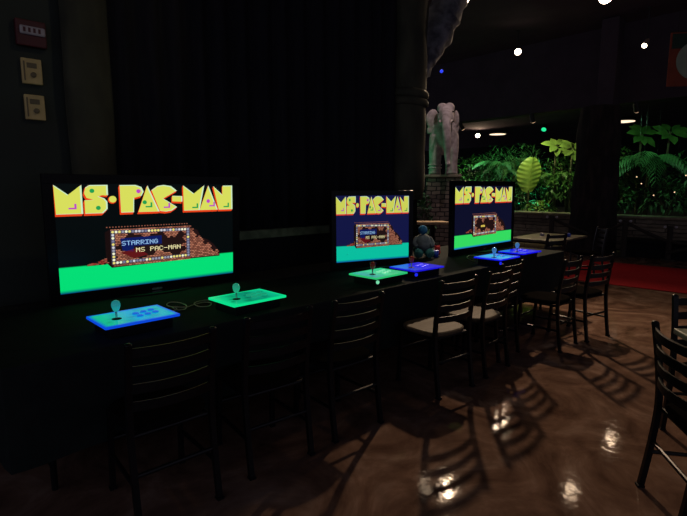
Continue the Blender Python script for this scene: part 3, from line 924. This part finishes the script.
for sx in (-1, 1):
    bm = bmesh.new(); tube(bm, curve_pts([(sx * .085, 0, .29), (sx * .125, -.04, .22), (sx * .11, -.10, .17)], 4), [.035] * 7 + [.03, .025], 10)
    obj('arm', bm, M['plushgrey'], t, smooth=True)
t = thing('plush_toy', 'small red plush toy beside the left edge of the farthest television', 'toy', (4.715, 3.40, .752), R(-43.2)); t.scale = (.8, .8, .8)
bm = bmesh.new(); ball(bm, (0, 0, .055), (.055, .05, .056), 16); obj('body', bm, M['plushred'], t, smooth=True)
bm = bmesh.new(); ball(bm, (.005, -.015, .115), (.042, .04, .042), 14); obj('head', bm, M['plushred'], t, smooth=True)
for sx in (-1, 1):
    bm = bmesh.new(); ball(bm, (sx * .035, 0, .150), .014, 10); obj('ear', bm, M['plushred'], t, smooth=True)
t = thing('plush_toy', 'small tan plush toy between the blue cup and the grey plush toy', 'toy', (4.64, 3.46, .752), R(-43.2)); t.scale = (.8, .8, .8)
bm = bmesh.new(); ball(bm, (0, 0, .075), (.06, .055, .076), 14); obj('body', bm, M['tan'], t, smooth=True)
bm = bmesh.new(); ball(bm, (0, -.01, .175), (.05, .05, .045), 14); obj('head', bm, M['tan'], t, smooth=True)
t = thing('drinking_cup', 'royal blue cup on the black cloth beside the red plush toy', 'cup', (4.615, 3.34, .752), 0); t.scale = (.8, .8, .8)
bm = bmesh.new(); lathe(bm, [(.034, 0), (.042, .09), (.038, .09), (.031, .006)], 18); obj('body', bm, M['bluecup'], t, smooth=True)
bm = bmesh.new(); lathe(bm, [(.043, .09), (.043, .098), (.03, .103)], 18); obj('lid', bm, M['bluecup'], t)

# ------------------------------------------------------------------ trunk pillar
t = thing('tree_trunk_pillar', 'thick dark bark trunk pillar before the planter wall', 'pillar', (12.62, 4.50, 0))
bm = bmesh.new()
rng = random.Random(2)
n = 30
offs = [rng.uniform(-.05, .05) for _ in range(n)]
def wobt(k, z): return 1 + offs[k] * 1.4 + 0.03 * math.sin(z * 4 + k * 1.7)
lathe(bm, [(0.58 if z < .1 else 0.53 - 0.028 * z + .015 * math.sin(z * 5), z) for z in [i * .15 for i in range(24)]], n, wob=wobt)
obj('trunk', bm, M['bark'], t, smooth=True)
bm = bmesh.new(); box(bm, 0.02, .40, -.26, .12, 3.4, 5.45, bev=.02); obj('post', bm, M['soffit'], t)
# ------------------------------------------------------------------ rope barrier
def barrier_post(x, y, h, label):
    t = thing('barrier_post', label, 'post', (x, y, 0), 0, 'rope barrier posts before the planter wall')
    bm = bmesh.new(); tube(bm, [(0, 0, 0), (0, 0, h)], .055, 10); obj('pole', bm, M['rope'], t)
    bm = bmesh.new(); tube(bm, [(0, 0, 0), (0, 0, .03)], .13, 14); obj('foot', bm, M['rope'], t)
    for s in (-.09, .09):
        bm = bmesh.new(); ball(bm, (-s * .5, s, h - .02), .032, 10); w = obj('cap', bm, M['alarmwhite'], t, smooth=True); w['label'] = 'white cap'
    return t
BP = [(11.31, 4.93, .90, 'dark barrier post with white caps left of the bark trunk pillar'),
      (12.0, 3.58, .84, 'dark barrier post with white caps right of the bark trunk pillar'),
      (12.2, 2.76, .74, 'dark barrier post nearest the right picture edge, before the planter wall')]
for b in BP: barrier_post(*b)
def rope(a, b, sag, label):
    bm = bmesh.new()
    pts = []
    for k in range(11):
        u = k / 10
        p = Vector(a).lerp(Vector(b), u); p.z -= sag * 4 * u * (1 - u)
        pts.append(p)
    tube(bm, pts, .036, 8)
    tag(obj('barrier_rail', bm, M['rope'], smooth=True), label, 'rail', 'slanting rails of the barrier')
rope((11.31, 4.93, .86), (11.8, 4.3, .50), .02, 'slanting dark rail running from the left barrier post to the bark trunk pillar')
rope((12.0, 3.58, .80), (12.02, 4.12, .52), .02, 'slanting dark rail left of the middle barrier post')
rope((12.0, 3.58, .80), (12.2, 2.76, .40), .02, 'slanting dark rail falling right from the middle barrier post')
rope((12.2, 2.76, .42), (12.1, 2.1, .38), .02, 'level dark rail right of the last barrier post')
rope((12.15, 2.78, .16), (12.05, 2.1, .40), .0, 'rising dark rail at the foot of the last barrier post')
t = thing('low_bench', 'low black bench between the barrier posts, beyond the red carpet', 'bench', (12.45, 3.15, 0), R(6))
bm = bmesh.new(); box(bm, -.22, .22, -.75, .55, .33, .40, bev=.01); obj('seat', bm, M['matte'], t)
bm = bmesh.new(); box(bm, -.16, .16, -.70, .50, .0, .33, bev=.01); obj('base', bm, M['black'], t)

# ------------------------------------------------------------------ plants
def leaf(bm, base, d, up, L, w, bend=0.25, fold=0.25):
    d = Vector(d).normalized(); up = Vector(up)
    s = d.cross(up)
    s = s.normalized() if s.length > 1e-4 else Vector((1, 0, 0))
    nrm = s.cross(d).normalized()
    prev = None
    for i, (f, ww) in enumerate(((0, .12), (.35, 1.0), (.7, .8), (1.0, .04))):
        c = Vector(base) + d * L * f - nrm * (bend * L * f * f)
        a = bm.verts.new(c - s * w * ww * .5 + nrm * fold * w * ww * .3); m_ = bm.verts.new(c); b = bm.verts.new(c + s * w * ww * .5 + nrm * fold * w * ww * .3)
        if prev:
            bm.faces.new((prev[0], prev[1], m_, a)); bm.faces.new((prev[1], prev[2], b, m_))
        prev = (a, m_, b)

def rdir(rng, zlo=-.4, zhi=1):
    z = rng.uniform(zlo, zhi); a = rng.uniform(0, 2 * math.pi); r = math.sqrt(max(0, 1 - z * z))
    return Vector((r * math.cos(a), r * math.sin(a), z))

def bush(name, loc, r, h, n, L, w, m, label, seed, z0=.70, cat='plant', group='plants in the planter'):
    rng = random.Random(seed)
    t = thing(name, label, cat, (loc[0], loc[1], z0), 0, group)
    bm = bmesh.new(); KEEP.append(bm)
    for _ in range(n):
        d = rdir(rng, -.5, 1)
        q = rng.uniform(.55, 1)
        p = Vector((d.x * r * q, d.y * r * q, h * .5 + d.z * h * .5 * q))
        dd = (d * .8 + rdir(rng, -.6, .6) * .7 + Vector((0, 0, -.15)))
        s = rng.uniform(.6, 1.25)
        leaf(bm, p, dd, (0, 0, 1), L * s, w * s, rng.uniform(.1, .5))
    obj('foliage', bm, m, t)
    bm = bmesh.new()
    for k in range(7):
        d = rdir(rng, .3, .9)
        tube(bm, curve_pts([(0, 0, 0), (d.x * r * .35, d.y * r * .35, h * .4), (d.x * r * .8, d.y * r * .8, h * (.5 + .4 * d.z))], 4), [.022 - .0016 * i for i in range(9)], 6)
    obj('stems', bm, M['stem'], t)
    return t

def palm(name, loc, h, n, L, m, label, seed, z0=.70, up=.6, droop=.9):
    rng = random.Random(seed)
    t = thing(name, label, 'palm', (loc[0], loc[1], z0), 0, 'palms in the planter')
    bm = bmesh.new(); tube(bm, [(0, 0, 0), (.02, .01, h * .5), (0, 0, h)], [.06, .05, .05], 8); obj('stem', bm, M['stem'], t)
    for k in range(n):
        a = 2 * math.pi * k / n + rng.uniform(-.3, .3)
        ll = L * rng.uniform(.75, 1.15)
        dirh = Vector((math.cos(a), math.sin(a), 0))
        u = up * rng.uniform(.6, 1.4)
        bm = bmesh.new(); KEEP.append(bm)
        prev = None
        spine = []
        for i in range(15):
            f = i / 14
            spine.append(Vector((0, 0, h)) + dirh * ll * f * .85 + Vector((0, 0, ll * (u * f - droop * f * f))))
        tube(bm, spine, [.012 * (1 - .8 * i / 14) for i in range(15)], 5)
        for i in range(2, 15):
            tdir = (spine[i] - spine[i - 1]).normalized()
            s = tdir.cross(Vector((0, 0, 1))).normalized()
            f = i / 14
            lw = ll * .34 * (1 - abs(f - .45) * 1.1)
            for sg in (-1, 1):
                leaf(bm, spine[i], s * sg + tdir * .75 + Vector((0, 0, -.25)), (0, 0, 1), max(.08, lw), ll * .042, .35)
        obj('frond', bm, m, t)
    return t

def broadleaf(name, loc, h, n, L, w, m, label, seed, z0=.70, el=(.1, .6)):
    rng = random.Random(seed)
    t = thing(name, label, 'plant', (loc[0], loc[1], z0), 0, 'broad leaved plants in the planter')
    bm = bmesh.new(); tube(bm, curve_pts([(.05, 0, 0), (0, .03, h * .5), (0, 0, h)], 5), .028, 7); obj('stem', bm, M['stem'], t)
    axis = Vector((-.55, -.5, .68)).normalized()
    e1 = axis.cross(Vector((0, 0, 1))).normalized(); e2 = axis.cross(e1)
    for k in range(n):
        a = 2 * math.pi * k / n + rng.uniform(-.2, .2)
        d = (e1 * math.cos(a) + e2 * math.sin(a) + axis * rng.uniform(*el)).normalized()
        bm = bmesh.new(); KEEP.append(bm)
        s = rng.uniform(.8, 1.15)
        st = Vector((0, 0, h - rng.uniform(0, .08)))
        tube(bm, [st, st + d * L * .25], .009, 5)
        leaf(bm, st + d * L * .2, d, axis, L * s, w * s, .25, .2)
        obj('leaf', bm, m, t)
    return t

def fan_leaf(loc, label, rz):
    t = thing('fan_leaf_plant', label, 'plant', (loc[0], loc[1], .70), rz)
    bm = bmesh.new(); tube(bm, curve_pts([(0, 0, 0), (.01, 0, .35), (0, 0, .78)], 4), .024, 8); obj('stalk', bm, M['stem'], t)
    bm = bmesh.new(); KEEP.append(bm)
    rows = []
    for i in range(17):
        f = i / 16
        hw = .37 * math.sin(math.pi * (0.10 + .86 * f)) ** .75
        z = .70 + f * 1.05
        row = []
        for j in range(-6, 7):
            u = j / 6
            row.append(bm.verts.new((u * hw + .05 * f * f, -.10 * f * f + abs(u) * .09 * (1 if i % 2 else .80), z + abs(u) * hw * .30)))
        rows.append(row)
    for a, b in zip(rows, rows[1:]):
        for j in range(12): bm.faces.new((a[j], a[j + 1], b[j + 1], b[j]))
    o = obj('blade', bm, M['leafyellow'], t)
    bm = bmesh.new(); tube(bm, [(.05 * f * f, -.10 * f * f - .008,   .70 + f * 1.05) for f in [k / 8 for k in range(9)]], [.014 - .0013 * k for k in range(9)], 6)
    obj('midrib', bm, M['leafyellow'], t)
    return t

V = (.678, .721); Rt = (.721, -.678)
bush('leafy_shrub', (14.75, 9.3), .80, 1.95, 900, .17, .045, M['leaf'], 'leafy green shrub just right of the elephant pedestal', 11)
bush('leafy_shrub', (15.1, 8.55), .85, 2.25, 1000, .20, .035, M['leafdark'], 'tall dense shrub lit green, second right of the elephant pedestal', 12)
palm('bushy_palm', (14.7, 8.1), 1.45, 15, 1.0, M['leafdark'], 'arching palm lit green left of the big yellow green leaf', 13, up=.75, droop=.85)
bush('leafy_shrub', (15.2, 7.65), .85, 2.25, 1000, .20, .035, M['leafdark'], 'dark feathery shrub behind and left of the big yellow green leaf', 14)
fan_leaf((14.25, 6.98), 'single big yellow green ribbed leaf standing upright in the planter', R(-43))
palm('bushy_palm', (15.0, 6.5), 1.05, 14, .95, M['leaf'], 'palm with arching fronds right of the big yellow green leaf', 15, up=.8)
bush('leafy_shrub', (14.5, 6.75), .42, .45, 260, .18, .05, M['leafyellow'], 'low bright bush at the foot of the big yellow green leaf', 16)
broadleaf('broad_leaf_plant', (14.75, 6.42), 2.12, 8, .36, .22, M['leaflime'], 'tall plant with a crown of round yellow green leaves left of the bark pillar', 17, el=(.0, .5))
broadleaf('broad_leaf_plant', (14.7, 5.92), 2.0, 8, .36, .22, M['leaflime'], 'tall round leaved plant partly behind the left edge of the bark pillar', 18, el=(.0, .5))
bush('leafy_shrub', (15.1, 6.15), .75, 2.0, 1000, .16, .045, M['leaf'], 'green shrub between the yellow green leaves and the bark pillar', 19)
bush('leafy_shrub', (14.6, 7.5), .55, 1.0, 500, .16, .04, M['leafdark'], 'low dark shrub left of the big yellow green leaf, by the planter edge', 20)
bush('leafy_shrub', (15.3, 4.95), .65, 2.05, 700, .17, .07, M['leaf'], 'round green shrub just right of the bark pillar', 21)
palm('drooping_palm', (15.1, 4.05), 1.5, 17, 1.2, M['leafdark'], 'drooping palm with long fronds right of the bark pillar', 22, up=.7, droop=.95)
broadleaf('broad_leaf_plant', (15.7, 4.45), 2.35, 8, .38, .24, M['leaf'], 'tall broad leaved plant above the drooping palm', 23, el=(.0, .5))
broadleaf('broad_leaf_plant', (15.6, 3.75), 2.35, 8, .38, .24, M['leaf'], 'tall broad leaved plant at the right picture edge', 24, el=(.0, .5))
bush('leafy_shrub', (14.7, 4.75), .55, 1.0, 500, .16, .05, M['leafdark'], 'low dark shrub at the right foot of the bark pillar, in the planter', 25)
bush('leafy_shrub', (14.7, 3.5), .60, 1.1, 500, .18, .045, M['leafdark'], 'low dark shrub under the palm at the right picture edge', 26)
bush('leafy_shrub', (15.4, 3.2), .75, 1.8, 700, .18, .045, M['leafdark'], 'dark shrub filling the planter at the right picture edge', 27)
bush('climbing_vine', (7.72, 5.98), .26, 1.55, 300, .11, .06, M['leafdark'], 'climbing leafy vine at the left side of the stone pedestal', 28, z0=.0, group='vines')
bush('climbing_vine', (5.98, 4.94), .12, .12, 60, .075, .045, M['leafdark'], 'small leafy sprig lying on the left end of the pale slab', 29, z0=1.03, group='vines')

# ------------------------------------------------------------------ lamps
KEY = (3.2, 0.9, 0.0)
def spot(name, loc, label, lens, power, color, target, r=.11, size=.09, rod=None, housing='fixture', angle=140, group='ceiling spot lamps', zc=None):
    t = thing(name, label, 'lamp', loc, 0, group)
    d = (Vector(target) - Vector(loc)).normalized()
    q = d.to_track_quat('-Z', 'Y').to_matrix().to_4x4()
    bm = bmesh.new(); lathe(bm, [(r * .7, .26), (r * .95, .20), (r, .02), (r * 1.08, 0), (r * .98, -.005)], 20)
    bmesh.ops.transform(bm, matrix=q, verts=bm.verts); obj('housing', bm, M[housing], t, smooth=True)
    bm = bmesh.new(); lathe(bm, [(r * .92, -.006), (r * .85, -.016), (r * .4, -.022)], 20)
    bmesh.ops.transform(bm, matrix=q, verts=bm.verts); obj('lens', bm, lens, t, smooth=True)
    zc = zc or (5.5 if loc[0] < 13.5 else 4.02)
    if rod is not False:
        top = zc - loc[2]
        a = q @ Vector((0, 0, .2))
        bm = bmesh.new(); tube(bm, [a, (a.x, a.y, top)], .014, 8); obj('rod', bm, M['fixture'], t)
        bm = bmesh.new(); tube(bm, [(a.x, a.y, top - .025), (a.x, a.y, top)], .05, 12); obj('mount', bm, M['fixture'], t)
    if power:
        lamp_light('bulb', t, q @ Vector((0, 0, -.06)), 'SPOT', power, color, d, size, angle)
    return t
WARM = (1.0, .71, .46)
spot('ceiling_spot', (10.68, 3.87, 5.25), 'warm round ceiling lamp cut by the top picture edge, above the bark pillar', M['warm'], LAMP_POWER * .45, WARM, (2.4, .3, 0), r=.13, angle=80)
spot('ceiling_spot', (12.55, 3.66, 4.66), 'small tilted spot lamp left of the hanging banner', M['warm'], LAMP_POWER * .35, WARM, (6.5, 3.6, 0), r=.055, angle=80, housing='fixturepale')
spot('ceiling_spot', (12.0, 6.35, 4.95), 'bright warm ceiling lamp above and right of the elephant statue', M['warm'], LAMP_POWER * 2.0, WARM, (2.4, .3, 0), r=.085, angle=60, size=.16)
spot('ceiling_spot', (8.66, 5.80, 5.23), 'warm ceiling lamp at the top picture edge above the elephant statue', M['warm'], LAMP_POWER * 6.3, WARM, (2.4, .3, 0), r=.14, angle=66, size=.10)
spot('ceiling_spot', (8.40, 6.22, 5.20), 'warm ceiling lamp partly hidden by the grey rock limb', M['warm'], LAMP_POWER * .15, WARM, KEY, r=.08, angle=85, size=.10)
spot('ceiling_spot', (19.01, 11.73, 3.80), 'warm bright lamp right of the elephant, above the planter', M['warm'], 60, WARM, (14, 8.5, 1.2), r=.10, group='far lamps')
spot('ceiling_spot', (19.08, 8.85, 3.82), 'green lamp above the planter', M['green'], 800, (.03, 1, .35), (15.2, 8.0, 0.6), r=.10, angle=50, group='far lamps')
def downlight(loc, r, label, lens):
    t = thing('downlight', label, 'lamp', loc, 0, 'round ceiling downlights')
    bm = bmesh.new(); lathe(bm, [(r * 1.15, 0), (r * 1.2, .04), (r * .9, .12)], 24); obj('trim_ring', bm, M['fixture'], t, smooth=True)
    bm = bmesh.new(); lathe(bm, [(r, -.012), (r * 1.02, .002)], 24); obj('lens', bm, lens, t)
disc = emit('disc_lens', (1.0, .74, .52), 1.5)
downlight((20.0, 11.35, 3.90), .34, 'dim round downlight left of the green lamp', disc)
downlight((19.5, 6.15, 3.90), .36, 'round downlight right of the bark pillar, above the planter', disc)
downlight((15.2, 5.33, 3.90), .20, 'pale downlight at the top of the post behind the bark pillar', M['warmdim'])
spot('ceiling_spot', (6.16, 4.64, 3.76), 'tiny white spot lamp against the grey rock limb', M['whitelens'], 60, (1, .94, .88), (4.75, 3.55, .8), r=.04, angle=50, rod=False, group='small accent lamps')
spot('ceiling_spot', (5.72, 4.13, 3.13), 'tiny blue indicator lamp on the right flank of the grey rock limb', M['blue'], 0, (0, 0, 1), (0, 0, 1.5), r=.025, rod=False, group='small accent lamps')
# unseen statue lamps; planter, toy and left wall lamps are added to brighten them
spot('ceiling_spot', (7.2, 4.5, 5.25), 'violet tinted ceiling lamp above the picture, aimed at the elephant statue', M['warm'], 125, (1.0, .76, .88), (8.4, 5.95, 2.6), r=.10, angle=62)
spot('planter_fill_spot', (13.55, 8.9, 3.40), 'added lamp under the bulkhead, left of the green lamp, aimed at the shrubs', M['warmdim'], 115, (.34, 1.0, .48), (15.0, 8.6, 1.7), r=.06, angle=120, zc=3.62, group='added planter lamps')  # this and the next two are added fill for the foliage fronts
spot('planter_fill_spot', (13.55, 6.6, 3.40), 'added lamp under the bulkhead, left of the bark pillar, aimed at the yellow green leaf', M['warmdim'], 110, (.90, 1.0, .50), (14.8, 6.6, 1.6), r=.06, angle=120, zc=3.62, group='added planter lamps')
spot('planter_fill_spot', (13.55, 4.0, 3.40), 'added lamp under the bulkhead, right of the bark pillar, aimed at the palms', M['warmdim'], 42, (.36, 1.0, .50), (15.1, 4.1, 1.7), r=.06, angle=120, zc=3.62, group='added planter lamps')
spot('ceiling_spot', (4.0, 1.6, 5.1), 'narrow added fill lamp above the picture aimed at the plush toys', M['warmdim'], 110, (1.0, .93, .85), (4.58, 3.42, .85), r=.06, angle=8)  # added fill, brightens the toys from the camera side
spot('ceiling_spot', (3.0, 1.2, 5.0), 'weak warm added lamp above the picture aimed at the dark left wall', M['warmdim'], 30, (1.0, .82, .52), (0.9, 4.1, 2.3), r=.07, angle=34)  # added fill, brightens the cream plates and the wall
spot('ceiling_spot', (7.3, 6.6, 1.9), 'green accent lamp left behind the stone pedestal', M['green'], 9, (.05, 1, .35), (8.3, 6.3, 2.2), r=.05, rod=False, group='small accent lamps', angle=110)
# distant small lights beyond the planter
for x, y, z, l in ((14.05, 4.02, 1.83, 'tiny warm pendant light in the foliage, leftmost of five'),
                   (14.05, 3.90, 1.66, 'tiny warm pendant light just under the leftmost one'),
                   (14.1, 3.62, 1.37, 'tiny warm pendant light hanging lowest in the foliage'),
                   (14.1, 3.18, 1.45, 'tiny warm pendant light next to the right picture edge, low'),
                   (14.1, 2.98, 1.85, 'tiny warm pendant light highest at the right picture edge')):
    t = thing('pendant_light', l, 'lamp', (x, y, z), 0, 'tiny pendant lights in the foliage')
    bm = bmesh.new(); ball(bm, (0, 0, 0), .016, 10); obj('bulb_glass', bm, M['warmdim'], t, smooth=True)
    bm = bmesh.new(); tube(bm, [(0, 0, .014), (0, 0, .05)], .009, 8); obj('socket', bm, M['fixture'], t)
    bm = bmesh.new(); tube(bm, [(0, 0, .05), (0, 0, 4.02 - z)], .0012, 5); obj('flex', bm, M['fixture'], t)

# ------------------------------------------------------------------ hanging banner
t = thing('hanging_banner', 'red and cream banner with a palm disc hanging at the top right picture edge', 'banner', (11.35, 2.42, 3.46), R(-52))
w, h = 0.95, 0.98
bm = bmesh.new(); box(bm, -w / 2, w / 2, -.01, .01, 0, h, bev=.003); obj('cloth', bm, M['banner_red'], t)
bm = bmesh.new(); box(bm, -w / 2 + .03, w / 2 - .03, -.016, -.009, .68, .95); obj('header_band', bm, M['banner_dark'], t)
bm = bmesh.new(); lathe(bm, [(.35, 0), (.35, .008)], 36); bmesh.ops.transform(bm, matrix=Matrix.Translation((0, -.012, .46)) @ Matrix.Rotation(R(90), 4, 'X'), verts=bm.verts)
obj('disc', bm, M['banner_cream'], t)
bm = bmesh.new(); KEEP.append(bm)
tube(bm, [(0, -.024, .2), (.01, -.024, .5)], .014, 6)
for k in range(9):
    a = R(-30 + 30 * k)
    leaf(bm, (.01, -.024, .5), (math.cos(a), 0, math.sin(a)), (0, -1, 0), .2, .09, .1)
obj('palm_print', bm, M['banner_dark'], t)
for sx in (-.35, .35):
    bm = bmesh.new(); tube(bm, [(sx, 0, h), (sx, 0, 5.5 - 3.46)], .006, 6); obj('hanging_cord', bm, M['rope'], t)
bm = bmesh.new(); tube(bm, [(-w / 2 - .02, 0, h), (w / 2 + .02, 0, h)], .015, 8); obj('top_rod', bm, M['rope'], t)
